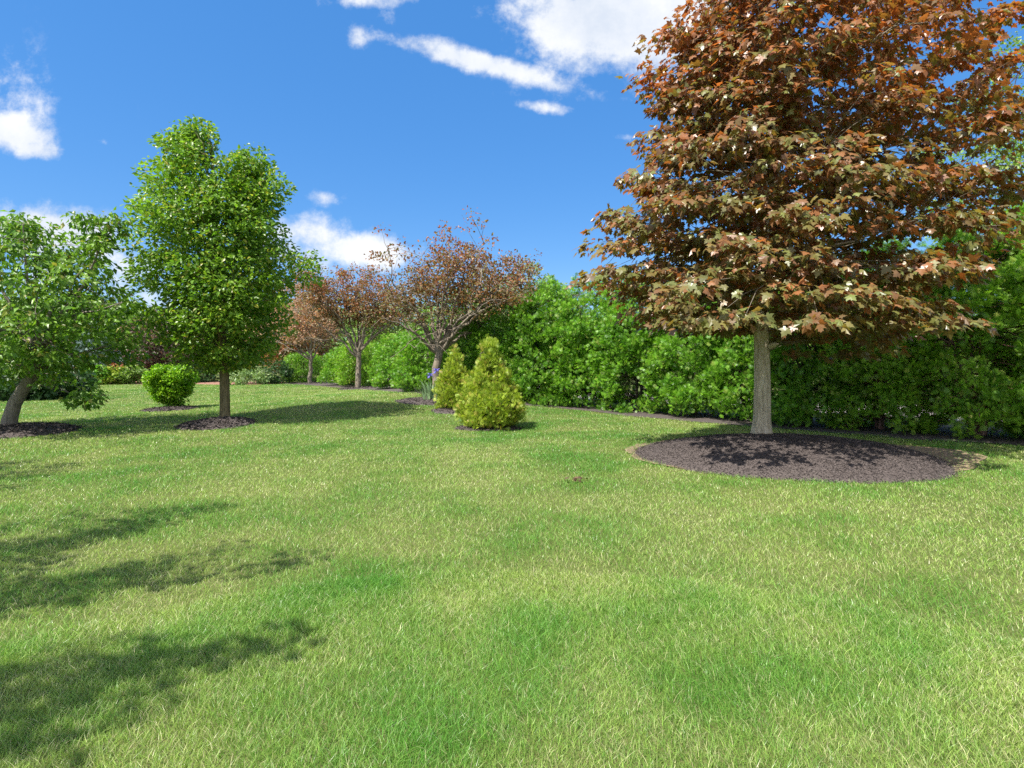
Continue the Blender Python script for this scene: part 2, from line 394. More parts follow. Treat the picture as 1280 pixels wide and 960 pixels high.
# --- copper maple
MB = on_ground(952, 572); MB = np.array([4.17, 9.5, 0.0]); MB[2] = float(ground_h(4.17, 9.5)) + .17
mulch_bed((4.2, 8.75), 2.28, 1.95, .27, 'large dark brown mulch mound ringed with lawn under the copper maple', 48000, seed=3, chip=.021)
def maple():
    b = MB; t = Tree('maple_tree', 'large copper leaved maple with pale trunk rising from the big mulch mound', 'tree', b, 11)
    rng = t.rng
    top = b + np.array([.05, .1, 8.2])
    P = np.array([b + np.array([.02 * math.sin(2 * z), .02 * math.sin(1.4 * z + 1), z]) for z in np.linspace(-.25, 8.4, 44)])
    r = np.interp(np.linspace(-.25, 8.4, 44), [-.25, 0, .25, 1.6, 2.2, 4, 6, 8.4], [.27, .195, .138, .120, .108, .09, .05, .015])
    t.wood.tube(P, r, 28, np.interp(np.linspace(-.25, 8.4, 44), [-.2, .1, .6, 3], [.16, .11, .05, .02])); t.nodes.append(P[13:]); t.rad.append(r[13:])
    # knot below the first limbs
    t.wood.tube(limb(b + [0.09, -.10, 1.55], b + [.16, -.22, 1.60], 4, .05), [.05, .05, .045, .02], 7)
    prof = [(1.85, .9, 1.4, 1.2), (2.1, 2.4, 2.6, 2.3), (2.6, 2.95, 3.1, 2.7), (3.4, 2.8, 3.3, 2.7), (4.2, 2.5, 3.5, 2.5), (5.0, 1.85, 3.75, 2.4), (5.6, 1.6, 3.9, 2.2), (6.8, 1.35, 3.7, 1.9), (7.5, .8, 2.5, 1.5), (8.5, .45, 1.0, .9), (9.1, .2, .3, .3)]
    axis = lambda z: (b[0], b[1])
    # limbs in tiers
    for i, z in enumerate(np.linspace(1.9, 7.2, 30)):
        th = i * 2.4 + rng.uniform(-.4, .4)
        cx = math.cos(th); Rz = np.interp(z + .6, [q[0] for q in prof], [q[2 if cx > 0 else 1] for q in prof]); Dz = np.interp(z + .6, [q[0] for q in prof], [q[3] for q in prof])
        e = b + np.array([cx * Rz * .68, math.sin(th) * Dz * .68, z + rng.uniform(.35, .9) * (1 + .1 * z)])
        s0 = b + np.array([0, 0, z])
        t.add_limb(limb(s0, e, 9, .10, rng, .04), .050 * (1 - z / 11), .007, 6)
    C = envelope_points(rng, axis, [(z, l, r_, d) for z, l, r_, d in prof], 690, 5, .40, .28, .265)
    C[:, 2] += b[2]; bk = C[:, 1] > b[1]; C[bk, 1] = b[1] + (C[bk, 1] - b[1]) * .68
    # bulge of a strong shoot on the upper left and low drooping sprays in front
    extra = [b + np.array([-1.5 + .2 * rng.normal(), -.3 + .3 * rng.normal(), z]) for z in np.linspace(5.6, 6.9, 12)]
    extra += [b + np.array([rng.uniform(-2.6, 1.6), rng.uniform(-2.8, -1.0), rng.uniform(1.75, 2.3)]) for _ in range(26)]
    extra += [b + np.array([rng.uniform(.4, 1.9), rng.uniform(-1.0, .6), rng.uniform(1.45, 1.9)]) for _ in range(8)]
    C = np.concatenate([C, np.array(extra)])
    for c in C:
        n0, r0 = t.nearest(c)
        t.add_limb(limb(n0, c, 5, .08, rng, .05), min(.012, r0 * .6), .003, 4, node=False)
        o = c - np.array([b[0], b[1], c[2]]); o = o / (np.linalg.norm(o) + .3)
        h = (c[2] - b[2]) / 8.5
        leaf_cluster(t, c, o, rng.uniform(.30, .52), int(rng.uniform(36, 74)), [MAPLE, MAPLE2, MAPLE3], .122, .22, .35, 1.1, .45, odd=np.clip(.90 - .85 * h, .22, .85),
                     tint=np.clip(.22 + .55 * h + rng.normal(0, .2), 0, 1), spread=.42)
    # bare twigs by the trunk
    for k in range(9):
        s0 = b + np.array([.05, -.05, rng.uniform(1.4, 2.0)])
        t.add_limb(limb(s0, s0 + np.array([rng.uniform(.2, 1.0), rng.uniform(-.8, -.1), rng.uniform(-.15, .3)]), 5, .1, rng, .06), .010, .003, 4, node=False)
    t.finish('maple', 'bark_pale')
maple()

# --- pear-like green tree
PB = on_ground(281, 527)
mulch_bed(on_ground(272, 531)[:2], .80, .95, .10, 'small dark mulch ring at the foot of the upright green tree', 3000, seed=5, chip=.05)
def pear():
    b = PB; d = b[1]; s = d / F
    t = Tree('pear_tree', 'upright oval bright green tree with a straight trunk on a small mulch ring', 'tree', b, 23)
    rng = t.rng; Z = lambda y: CAMH - (y - HZ) * s
    zt = Z(165)
    zz = np.linspace(b[2] - .2, zt - .3, 20)
    X = lambda z: b[0] - .35 * (z - b[2]) / (zt - b[2])
    P = np.array([(X(z) + .03 * math.sin(z * 1.3), b[1] + .03 * math.sin(z), z) for z in zz])
    r = np.interp(zz - b[2], [-.2, 0, .2, 1.2, 2.5, 5, 7.2], [.17, .13, .112, .104, .085, .045, .012])
    t.wood.tube(P, r, 12); t.nodes.append(P[4:]); t.rad.append(r[4:])
    prof = []
    for y, l, rr in ((468, 270, 292), (456, 252, 312), (440, 226, 338), (400, 192, 350), (350, 178, 366), (300, 176, 364), (250, 182, 345), (215, 190, 325), (190, 205, 300), (160, 228, 252)):
        z = Z(y); prof.append((z, X(z) - (l - 640) * s, (rr - 640) * s - X(z), ((rr - l) * s) * .5))
    prof = sorted([(z, l * .87, rr * .88, dd * .88) for z, l, rr, dd in prof])
    axis = lambda z: (X(z), b[1])
    for i, z in enumerate(np.linspace(b[2] + 1.25, zt - 1.6, 34)):
        th = i * 2.4 + rng.uniform(-.5, .5)
        zc = z + .9
        l, rr, dd = (np.interp(zc, [q[0] for q in prof], [q[k] for q in prof]) for k in (1, 2, 3))
        e = np.array([X(zc) + math.cos(th) * .8 * (rr if math.cos(th) > 0 else l), b[1] + math.sin(th) * .8 * dd, zc + rng.uniform(-.2, .5)])
        t.add_limb(limb((X(z), b[1], z), e, 8, .02, rng, .04), .045 * (1 - .7 * (z - b[2]) / zt), .007, 5)
    # second leader on the right
    t.add_limb(limb((X(4.2), b[1], 4.2), at(318, 200, d), 8, .05, rng, .03), .045, .01, 6)
    C = envelope_points(rng, axis, prof, 330, 9, .40, .26, .33)
    ex = np.array([at(318 + 14 * rng.normal(), y, d + .4 * rng.normal()) for y in np.linspace(192, 250, 20)] + [at(240 + 9 * rng.normal(), y, d + .3 * rng.normal()) for y in np.linspace(158, 200, 14)]
                  + [at(380 + 4 * rng.normal(), y, d + .3 * rng.normal()) for y in np.linspace(322, 345, 4)])
    keep = [not (262 < 640 + c[0] * F / c[1] < 296 and c[2] > Z(212)) for c in C]
    C = np.concatenate([C[keep], ex])
    for c in C:
        n0, r0 = t.nearest(c)
        t.add_limb(limb(n0, c, 5, .05, rng, .05), min(.011, r0 * .6), .003, 4, node=False)
        o = c - np.array([X(c[2]), b[1], c[2]]); o = o / (np.linalg.norm(o) + .3)
        leaf_cluster(t, c, o, rng.uniform(.26, .46), int(rng.uniform(80, 140)), OVATE, .11, .65, .25, .75, .2, odd=.10, spread=.6)
    t.finish('pear', 'bark_olive')
pear()

# --- leaning cherry on the left
CB = on_ground(12, 540)
mulch_bed(on_ground(22, 541)[:2], 1.15, 1.0, .14, 'dark mulch bed around the leaning trunk at the left edge', 3200, seed=7, chip=.05)
def cherry():
    b = CB; d = b[1]; s = d / F
    t = Tree('cherry_tree', 'spreading green tree with a leaning trunk and drooping leaves at the left edge', 'tree', b, 31)
    rng = t.rng; Z = lambda y: CAMH - (y - HZ) * s
    tr = np.array([at(10, 546, d), at(12, 525, d), at(18, 505, d), at(28, 488, d), at(38, 472, d), at(46, 450, d), at(50, 420, d)])
    P = np.concatenate([limb(tr[i], tr[i + 1], 4, 0)[:-1] for i in range(6)] + [tr[-1:]])
    t.wood.tube(P, np.interp(np.arange(len(P)), [0, 4, 8, 12, 18], [.17, .13, .115, .105, .09]), 12)
    t.nodes.append(P[8:]); t.rad.append(np.full(len(P) - 8, .1))
    ends = [(150, 278, 0), (105, 285, .8), (60, 290, -.6), (20, 280, .5), (-40, 285, -.4), (-90, 330, .4), (-120, 400, -.6), (-60, 420, -1.4), (165, 380, -.3), (150, 420, .8), (120, 400, -1.5), (60, 380, -1.8), (20, 400, 1.8), (80, 360, 1.6), (-20, 360, -1.7), (110, 350, .2)]
    for x, y, dd in ends:
        e = at(x, y, d); e[1] += dd
        k = rng.integers(13, len(P)); t.add_limb(limb(P[k], e, 9, .10, rng, .05), .05, .008, 6)
    prof = []
    for y, l, rr, dp in ((474, 0, 95, .8), (462, -60, 122, 1.5), (440, -110, 150, 2.0), (400, -130, 163, 2.2), (360, -115, 135, 2.1), (320, -80, 90, 1.7), (290, -40, 52, 1.1), (270, 5, 35, .4)):
        prof.append((Z(y), (36 - l) * s, (rr - 36) * s, dp))
    prof = sorted(prof)
    C = envelope_points(rng, lambda z: ((36 - 640) * s, d), prof, 285, 4, .5, .29, .25)
    ex = [at(rng.uniform(100, 152), rng.uniform(272, 292), d) for _ in range(9)] + [at(rng.uniform(92, 116), rng.uniform(480, 503), d - .4) for _ in range(5)] + [at(rng.uniform(100, 140), rng.uniform(295, 335), d + .2 * rng.normal()) for _ in range(8)] + [at(rng.uniform(0, 40), rng.uniform(268, 285), d) for _ in range(6)]
    C = np.concatenate([C, np.array(ex)])
    for c in C:
        n0, r0 = t.nearest(c, .2)
        t.add_limb(limb(n0, c, 5, .08, rng, .06), min(.011, r0 * .6), .003, 4, node=False)
        o = c - np.array([(36 - 640) * s, d, c[2]]); o = o / (np.linalg.norm(o) + .4)
        leaf_cluster(t, c, o, rng.uniform(.2, .42), int(rng.uniform(34, 60)), CHERRY, .15, .5, .25, .8, .4, odd=.08, spread=.5)
    t.finish('cherry', 'bark_grey')
cherry()

# --- crabapples: thin reddish leaves over bare grey twigs
def crab(px, py, ends, lab, seed, leafmat, nclus, width=1.0, fork=430, rleaf=.10, bare=26):
    b = on_ground(px, py); d = b[1]; s = d / F
    t = Tree('crabapple_tree', lab, 'tree', b, seed, 'crabapple trees in front of the hedge'); rng = t.rng
    f = at(px + 2, fork, d)
    P = limb(b - [0, 0, .15], f, 8, .03, rng, .04)
    t.wood.tube(P, np.interp(np.arange(8), [0, 1, 7], [.17, .13, .10]) * width, 9); t.nodes.append(P[5:]); t.rad.append(np.full(3, .08))
    subs = []
    for x, y, dd in ends:
        e = at(x, y, d); e[1] += dd
        L = limb(f if rng.uniform() < .6 else P[-2], e, 9, .10, rng, .06); t.add_limb(L, .06 * width, .010, 6)
        for k in range(5):
            q = L[rng.integers(3, 8)]; w = q + rng.normal(0, 1, 3) * np.array([.75, .75, .5]) + [0, 0, .35]
            S = limb(q, w, 6, .08, rng, .12); t.add_limb(S, .022 * width, .006, 5); subs.append(S)
    # bare grey twigs inside the crown
    for k in range(bare):
        S = subs[rng.integers(len(subs))]; q = S[rng.integers(1, 5)]
        w = q + rng.normal(0, 1, 3) * np.array([.8, .6, .3]) + [0, 0, -.15]
        B = limb(q, w, 6, .1, rng, .16); t.add_limb(B, .016, .006, 4, node=False)
        for j in range(3):
            q2 = B[rng.integers(2, 6)]; t.add_limb(limb(q2, q2 + rng.normal(0, .35, 3), 4, .1, rng, .1), .009, .005, 3, node=False)
    N = np.concatenate(t.nodes[1:]); zmin = np.quantile(N[:, 2], .32)
    N = N[N[:, 2] > zmin]
    for k in range(nclus):
        c = N[rng.integers(len(N))] + rng.normal(0, .36, 3) + [0, 0, .15]
        n0, r0 = t.nearest(c, .3)
        t.add_limb(limb(n0, c, 4, .05, rng, .05), .010, .004, 3, node=False)
        leaf_cluster(t, c, unit(rng.normal(0, 1, 3)), rng.uniform(.2, .42), int(rng.uniform(18, 38)), OVATE, rleaf, .7, .1, .6, .2, odd=.25, spread=.7,
                     tint=np.clip((c[2] - 2) / 5 + rng.normal(0, .2), 0, 1))
    t.finish(leafmat, 'twig_grey')
    return b
K3 = crab(545, 497, [(558, 312, 0), (520, 335, .8), (490, 348, -.6), (600, 318, -.4), (640, 338, .5), (664, 346, -.3), (585, 348, 1.2), (650, 352, .8), (500, 380, 1.2), (615, 380, -1.2), (570, 335, -1.0), (540, 322, .6), (478, 362, .3), (648, 372, -.8), (630, 392, .9), (484, 398, -.8), (668, 356, .6)],
          'tall reddish crabapple with bare grey twigs, tallest of the three behind the golden conifers', 41, 'crab', 430, 1.15)
K2 = crab(447, 486, [(420, 345, 0), (385, 365, .8), (395, 350, -.8), (455, 345, .6), (480, 350, -.5), (500, 372, .4), (440, 360, 1.3), (470, 375, -1.2), (405, 390, .3), (492, 400, 0), (512, 385, .9), (372, 385, -.6)],
          'middle crabapple of three with thin coppery leaves and a pale bare trunk', 42, 'crab', 450, 1.1, 440, .12)
K1 = crab(387, 480, [(345, 395, 0), (360, 385, .8), (390, 388, -.8), (325, 410, .4), (410, 392, -.5), (335, 425, -.3), (420, 405, .5), (370, 395, 1.4)],
          'smallest pale pinkish crabapple beside the upright green tree', 43, 'crab_pale', 330, 1.0, 445, .12, 34)

# --- generic leafy plants -------------------------------------------------
def leafy(name, label, cat, base, prof, n, leafmat, bark, templ, size, seed, rc=(.2, .4), per=(30, 50), stems=5, stem_r=.03, flat=.8, shell=.3, lump=.15, group=None, up=.6, tipup=0.0, odd=.08, mind=0.0, trunk_h=None, sp=.6, outw=.6, nout=.6):
    t = Tree(name, label, cat, base, seed, group); rng = t.rng; b = np.asarray(base, float)
    H = prof[-1][0]
    if trunk_h:
        P = limb(b - [0, 0, .1], b + [rng.normal(0, .1), rng.normal(0, .1), H * .85], 12, .0, rng, .03)
        t.add_limb(P, stem_r, stem_r * .15, 8, flare=.4)
        for k in range(stems):
            j = rng.integers(int(12 * trunk_h / H) + 1, 10); th = rng.uniform(0, 6.28); z = min(H * .95, P[j][2] - b[2] + rng.uniform(.3, 1.0) * H * .15)
            w = np.interp(z, [q[0] for q in prof], [q[1] for q in prof]) * .7
            t.add_limb(limb(P[j], b + [math.cos(th) * w, math.sin(th) * w, z], 7, .05, rng, .05), stem_r * .45, stem_r * .1, 5)
    else:
        for k in range(stems):
            th = rng.uniform(0, 6.28); w = prof[len(prof) // 2][1] * rng.uniform(.2, .7)
            t.add_limb(limb(b + [math.cos(th) * .12 * w, math.sin(th) * .12 * w, -.08], b + [math.cos(th) * w, math.sin(th) * w, H * rng.uniform(.65, .9)], 8, .1, rng, .05), stem_r * rng.uniform(.7, 1.2), stem_r * .25, 6)
    C = envelope_points(rng, lambda z: (0, 0), prof, n, seed, shell, lump, mind) + b
    for c in C:
        n0, r0 = t.nearest(c, .5)
        t.add_limb(limb(n0, c, 4, .05, rng, .05), min(stem_r * .35, r0 * .6), stem_r * .12, 3, node=False)
        o = c - np.array([b[0], b[1], c[2]]); o = o / (np.linalg.norm(o) + .15)
        leaf_cluster(t, c, o * outw / .6, rng.uniform(*rc), int(rng.uniform(*per)), templ, size, flat, .05, up, -tipup, odd=odd, spread=sp, nout=nout * .6 / outw)
    return t.finish(leafmat, bark)

sym = lambda rows: [(z, r, r, r) for z, r in rows]
# round shrub in the lawn
SB = on_ground(214, 511)
mulch_bed(on_ground(213, 512)[:2], .78, .7, .05, 'thin dark mulch ring under the clipped round shrub', 1800, seed=9, chip=.05)
def rs():
    s = SB[1] / F; w = lambda p: p * s
    leafy('round_shrub', 'clipped vase shaped shrub with bright yellow green top standing alone in the lawn', 'shrub', SB,
          sym([(.10, w(9)), (w(12), w(15)), (w(24), w(22)), (w(36), w(25)), (w(46), w(23)), (w(51), w(13))]), 230, 'shrub', 'bark_dark', OVATE, .085, 51, (.10, .19), (36, 60), 12, .02, .9, .3, .07, up=.5, tipup=.5, odd=.15)
rs()
# golden conifers
GB = on_ground(612, 535); GB2 = on_ground(568, 513)
mulch_bed(on_ground(609, 536)[:2], .75, .5, .04, 'dark mulch patch under the larger golden conifer', 1500, seed=12, chip=.04)
mulch_bed(on_ground(566, 514)[:2], .62, .6, .04, 'dark mulch patch under the smaller golden conifer', 1200, seed=13, chip=.04)
def gold(b, wpx, hpx, lab, seed, n):
    s = b[1] / F; H = hpx * s; W = wpx * s
    leafy('golden_conifer', lab, 'conifer shrub', b, sym([(.05, W * .6), (H * .12, W * .9), (H * .28, W), (H * .5, W * .72), (H * .72, W * .40), (H * .88, W * .17), (H * .99, W * .05)]), n, 'gold', 'bark_dark', SPRAY, .115, seed,
          (.10, .22), (30, 50), 5, .025, 1.1, .3, .20, 'golden conifers in the lawn', up=.2, tipup=.9, odd=.12, sp=.45, outw=.6, nout=.9)
gold(GB, 38, 104, 'larger golden conifer with a pointed top, in front of the other', 61, 330)
gold(GB2, 19, 74, 'smaller slender golden conifer behind the larger one', 62, 170)

# iris clump
IB = on_ground(541, 501)
mulch_bed(on_ground(541, 502)[:2], 1.15, .9, .05, 'dark mulch patch around the iris clump and tallest crabapple', 1800, seed=14, chip=.05)
def iris():
    r = thing('iris_clump', 'clump of strappy grey green iris leaves with violet blue flowers', 'flowers', IB + [0, 0, .03]); rng = np.random.default_rng(5)
    b = IB; a = Acc(); n = 90
    th = rng.uniform(0, 6.28, n); rad = rng.uniform(0, .45, n)
    for i in range(n):
        p0 = b + [math.cos(th[i]) * rad[i], math.sin(th[i]) * rad[i], 0]; h = rng.uniform(.35, .75); L = rng.uniform(.1, .5)
        o = np.array([math.cos(th[i]), math.sin(th[i]), 0]); w = np.array([-o[1], o[0], 0]) * .022
        pts = [p0 + o * L * u * u * h + np.array([0, 0, h * (u - .25 * L * u ** 3)]) for u in (0, .4, .75, 1)]
        V = []
        for q, k in zip(pts, (1, 1.1, .8, .05)): V += [q - w * k, q + w * k]
        T = []
        for k in range(3): T += [(2 * k, 2 * k + 1, 2 * k + 3), (2 * k, 2 * k + 3, 2 * k + 2)]
        a.add(V, T, (rng.uniform(), rng.uniform() * .4, rng.uniform()))
    a.build('foliage', M['iris'], r, b + [0, 0, .03])
    for (dx, dz) in ((.12, .92), (.3, .84), (-.06, .78)):
        st = Acc(); f = Acc(); q = b + [dx, -.1, dz]
        st.tube(limb(b + [dx * .5, 0, 0], q, 5, .02), .009, 5)
        st.build('stem', M['iris'], r, b + [0, 0, .03])
        m = 9; t2 = np.arange(m) * 2 * PI / 3 + (np.arange(m) // 3) * .5
        tip = np.column_stack([np.cos(t2), np.sin(t2), np.array([-.5] * 3 + [.8] * 3 + [.1] * 3)])
        scatter(f, OVATE, np.repeat(q[None], m, 0), tip, np.tile([0, 0, 1.], (m, 1)) + tip * .2, .15, rng.uniform(0, 1, (m, 3)) * [1, .5, 1])
        f.build('flower', M['petal'], r, b + [0, 0, .03])
iris()

# mulch strip along the hedge, crab beds
a_ = strip('hedge_bed', M['mulch'], HEDGE, -.25, 2.8, .010, .12, 17)
o_ = a_.build('mulch_strip', M['mulch']); o_['kind'] = 'structure'
mulch_bed(K2[:2], 1.0, 1.0, .05, 'dark mulch ring under the middle crabapple', 1200, seed=15, chip=.06)
mulch_bed(K1[:2], 1.1, 1.0, .05, 'dark mulch ring under the smallest crabapple', 1200, seed=16, chip=.06)

# --- hedge
HLAB = []
def hedge_shrub(px, back, h, w, seed, mat, label, dens=1.0, low=.05, templ=SPRAY, size=.13):
    b = hedge_at(px, back)
    n = int(300 * dens * (h / 4) * (w / 1.1))
    leafy('hedge_shrub', label, 'shrub', b, sym([(low, w * .75), (h * .15, w), (h * .45, w * 1.02), (h * .75, w * .9), (h * .92, w * .6), (h, w * .2)]), n, mat, 'bark_red' if mat == 'hedge2' else 'bark_dark', templ, size, seed,
          (.16, .32), (42, 64), 7 if px == 1205 else 5, .085 if px == 1205 else .045, .8, .26, .20, 'evergreen shrubs of the tall boundary hedge', up=.5, tipup=.6, odd=.10, sp=.45, outw=.45, nout=1.0)
hs = [ # px, back, height, half width
 (352, 1.6, 2.0, 1.5, 'hedge', .9), (405, 1.3, 2.1, 1.3, 'hedge', 1), (425, 1.2, 2.5, 1.2, 'hedge2', 1), (472, 1.2, 2.4, 1.3, 'hedge', 1), (505, 1.1, 2.3, 1.2, 'hedge', 1), (545, 1.3, 2.9, 1.2, 'hedge', 1),
 (598, 1.3, 3.3, 1.2, 'hedge', 1), (648, 1.2, 3.9, 1.3, 'hedge', 1), (700, 1.2, 4.0, 1.3, 'hedge', 1), (765, 1.2, 3.9, 1.25, 'hedge', 1), (835, 1.2, 3.9, 1.2, 'hedge', 1), (905, 1.2, 3.8, 1.2, 'hedge', .9),
 (985, 1.1, 3.8, 1.15, 'hedge', 1.05), (1075, 1.1, 3.9, 1.15, 'hedge2', 1.05), (1205, 1.15, 4.3, 1.25, 'hedge2', .85), (1330, 1.05, 4.7, 1.25, 'hedge2', 1.1), (1480, 1.2, 4.0, 1.2, 'hedge', .8)]
HL = ['low dark green hedge shrub at the far left end, behind the smallest crabapple', 'low green hedge shrub between the trunks of the smallest and middle crabapples', 'light green hedge shrub just left of the middle crabapple trunk', 'dark green hedge shrub just right of the middle crabapple trunk',
      'low hedge shrub halfway between the middle and tallest crabapple trunks', 'hedge shrub directly behind the trunk of the tallest crabapple', 'hedge shrub directly behind the two golden conifers', 'tall hedge shrub just right of the larger golden conifer',
      'tall bright hedge shrub, second to the right of the larger golden conifer', 'tall hedge shrub just left of the mulch mound under the tip of the copper crown', 'hedge shrub behind the left end of the mulch mound', 'hedge shrub just left of the pale maple trunk',
      'shaded hedge shrub just right of the pale maple trunk', 'shaded hedge shrub midway between the maple trunk and the red stemmed shrub', 'hedge shrub with bare reddish stems behind the right end of the mound', 'bright light green hedge shrub cut by the right edge', 'hedge shrub beyond the right edge, next after the bright light green one']
for i, (px, bk, h, w, m_, dn) in enumerate(hs):
    hedge_shrub(px, bk, h, w, 200 + i, m_, HL[i], dn, low=.05)

# --- background trees
def bg(name, label, cat, px, d, rows, n, leafmat, templ, size, seed, rc, per, **kw):
    x = (px - 640) * d / F; b = np.array([x, d, float(ground_h(x, d))])
    return leafy(name, label, cat, b, sym(rows), n, leafmat, kw.pop('bark', 'bark_dark'), templ, size, seed, rc, per, **kw)
TR = dict(stems=12, stem_r=.16, trunk_h=1.8)
bg('shade_tree', 'tall light green tree rising behind the hedge at the right edge', 'tree', 1290, 18.5, [(3, 1.2), (4.5, 2.8), (7, 3.3), (9.5, 2.9), (11.5, 1.4), (12.3, .3)], 260, 'mid', OVATE, .13, 301, (.35, .6), (40, 70), shell=.45, lump=.2, **TR)
bg('shade_tree', 'pale green tree peeking over the hedge left of the copper maple', 'tree', 662, 27, [(2.5, .9), (3.5, 1.5), (4.6, 1.5), (5.3, .8), (5.8, .2)], 120, 'pale', OVATE, .13, 302, (.3, .5), (40, 60), **TR)
bg('shade_tree', 'yellow green tree behind the hedge between the two larger crabapples', 'tree', 500, 36, [(1.5, 1.2), (2.6, 2.4), (4.0, 2.4), (5.0, 1.2), (5.4, .3)], 150, 'mid', OVATE, .2, 303, (.4, .7), (40, 60), **TR)
bg('shade_tree', 'green tree behind the hedge below the copper crown', 'tree', 590, 33, [(1.5, 1.2), (2.6, 2.3), (4.4, 2.2), (5.4, 1.2), (5.9, .3)], 150, 'mid', OVATE, .2, 304, (.4, .7), (40, 60), **TR)
bg('spruce_tree', 'blue grey spruce at the back of the lawn', 'tree', 128, 40, [(.3, 1.9), (1.2, 1.9), (2.4, 1.3), (3.8, .6), (4.6, .1)], 190, 'blue', SPRAY3, .38, 305, (.25, .45), (20, 30), stems=10, stem_r=.1, trunk_h=.2, tipup=-.1, up=.5)
bg('plum_tree', 'dark purple leaved tree at the back of the lawn above the round shrub', 'tree', 208, 39, [(.9, 1.4), (1.6, 2.6), (3.0, 2.7), (4.2, 1.9), (4.9, .5)], 220, 'plum', OVATE, .22, 306, (.35, .6), (36, 60), odd=.3, **TR)
bg('woodland_tree', 'broad green tree behind the blue spruce', 'tree', 110, 47, [(1, 2), (2.4, 3.6), (4.4, 3.7), (6.0, 2.2), (6.8, .4)], 260, 'mid', OVATE, .28, 307, (.5, .8), (40, 60), **TR)
bg('woodland_tree', 'green tree showing between the purple tree and the smallest crabapple', 'tree', 290, 46, [(1, 2), (2.4, 3.4), (4.6, 3.4), (6.4, 2.0), (7.2, .4)], 240, 'mid', OVATE, .28, 308, (.5, .8), (40, 60), **TR)
bg('woodland_tree', 'bronze green tree rising behind the smallest crabapple', 'tree', 372, 43, [(1, 2), (2.4, 2.8), (5.0, 3.0), (7, 2.0), (8.0, .4)], 240, 'crab', OVATE, .24, 309, (.5, .8), (36, 56), odd=.6, **TR)
bg('woodland_tree', 'broad dark green tree behind the leaning trunk', 'tree', 15, 44, [(.6, 2.5), (1.8, 4.0), (4.2, 4.2), (6.0, 2.5), (6.8, .5)], 260, 'mid', OVATE, .28, 310, (.5, .8), (40, 60), **TR)
bg('evergreen_shrub', 'low dark evergreen shrub behind the leaning trunk', 'shrub', 52, 22, [(.05, 1.2), (.5, 1.5), (.9, 1.4), (1.15, .7), (1.25, .2)], 160, 'dark', SPRAY3, .22, 311, (.2, .35), (24, 36), stems=6, stem_r=.03)
bg('evergreen_shrub', 'second dark evergreen shrub at the left edge behind the leaning trunk', 'shrub', -20, 23, [(.05, 1.3), (.5, 1.7), (1.0, 1.5), (1.3, .8), (1.4, .2)], 170, 'dark', SPRAY3, .22, 312, (.2, .35), (24, 36), stems=6, stem_r=.03)
for px, d, r_, h, m_, lab, sd in ((118, 34, .9, 1.2, 'hedge', 'small green border shrub in front of the blue spruce', 321), (140, 34.5, .7, 1.0, 'gold', 'small yellowish border shrub beside the rust red one', 322), (149, 35, .5, 1.15, 'rust', 'small rust red border shrub', 323),
                              (163, 35, .8, 1.15, 'mid', 'small green border shrub right of the rust red one', 324), (100, 34, .8, .9, 'rust', 'low reddish border shrub under the hanging branch', 325),
                              (245, 38, 1.2, 1.3, 'dark', 'dark low border shrub right of the round shrub', 326), (310, 36, 1.6, 1.0, 'pale', 'low pale green shrub behind the upright tree trunk', 327), (340, 37, 1.3, 1.5, 'dark', 'dark shrub under the smallest crabapple branches', 328), (180, 40, 1.3, 1.3, 'dark', 'dark low shrub under the purple tree', 329)):
    bg('border_shrub', lab, 'shrub', px, d, [(.05, r_ * .7), (h * .4, r_), (h * .75, r_ * .85), (h, r_ * .3)], 60, m_, SPRAY3 if m_ in ('dark', 'gold') else OVATE, .17, sd, (.18, .3), (24, 36), stems=5, stem_r=.02)
# reddish border soil at the back of the lawn
def back_bed(px, d, rx, ry, seed, lab):
    x = (px - 640) * d / F; o = mulch_bed((x, d), rx, ry, .03, lab, 300, 'mulch_red', .08, seed)
back_bed(165, 37, 4.5, 3.0, 71, 'reddish mulch border at the back of the lawn by the purple tree')
back_bed(305, 38, 3.2, 3.0, 72, 'reddish mulch border behind the upright green tree')

# far woods: one soft mass all round the back
def woods():
    rng = np.random.default_rng(8); a = Acc(); n = 5200
    th = rng.uniform(-1.35, 1.35, n); rad = rng.uniform(75, 100, n)
    hmax = 6.5 + 1.8 * wav(th * 14, th * 0, 4, 6, 1.6)
    x = rad * np.sin(th); y = rad * np.cos(th); z = hmax * rng.uniform(0.02, 1, n) ** .8
    for k in range(10):
        p = np.column_stack([x, y, z]) + rng.normal(0, .8, (n, 3))
        scatter(a, OVATE, p, rng.normal(0, 1, (n, 3)), np.tile([0, -.5, .8], (n, 1)) + rng.normal(0, .6, (n, 3)), rng.uniform(.6, 1.2, n), np.column_stack([rng.uniform(0, 1, n), (rng.uniform(0, 1, n) < .1) * .6, rng.uniform(.2, .7, n)]))
    o = a.build('far_woods', M['mid']); o['kind'] = 'stuff'; tag(o, 'distant band of green woodland along the horizon', 'woods')
woods()

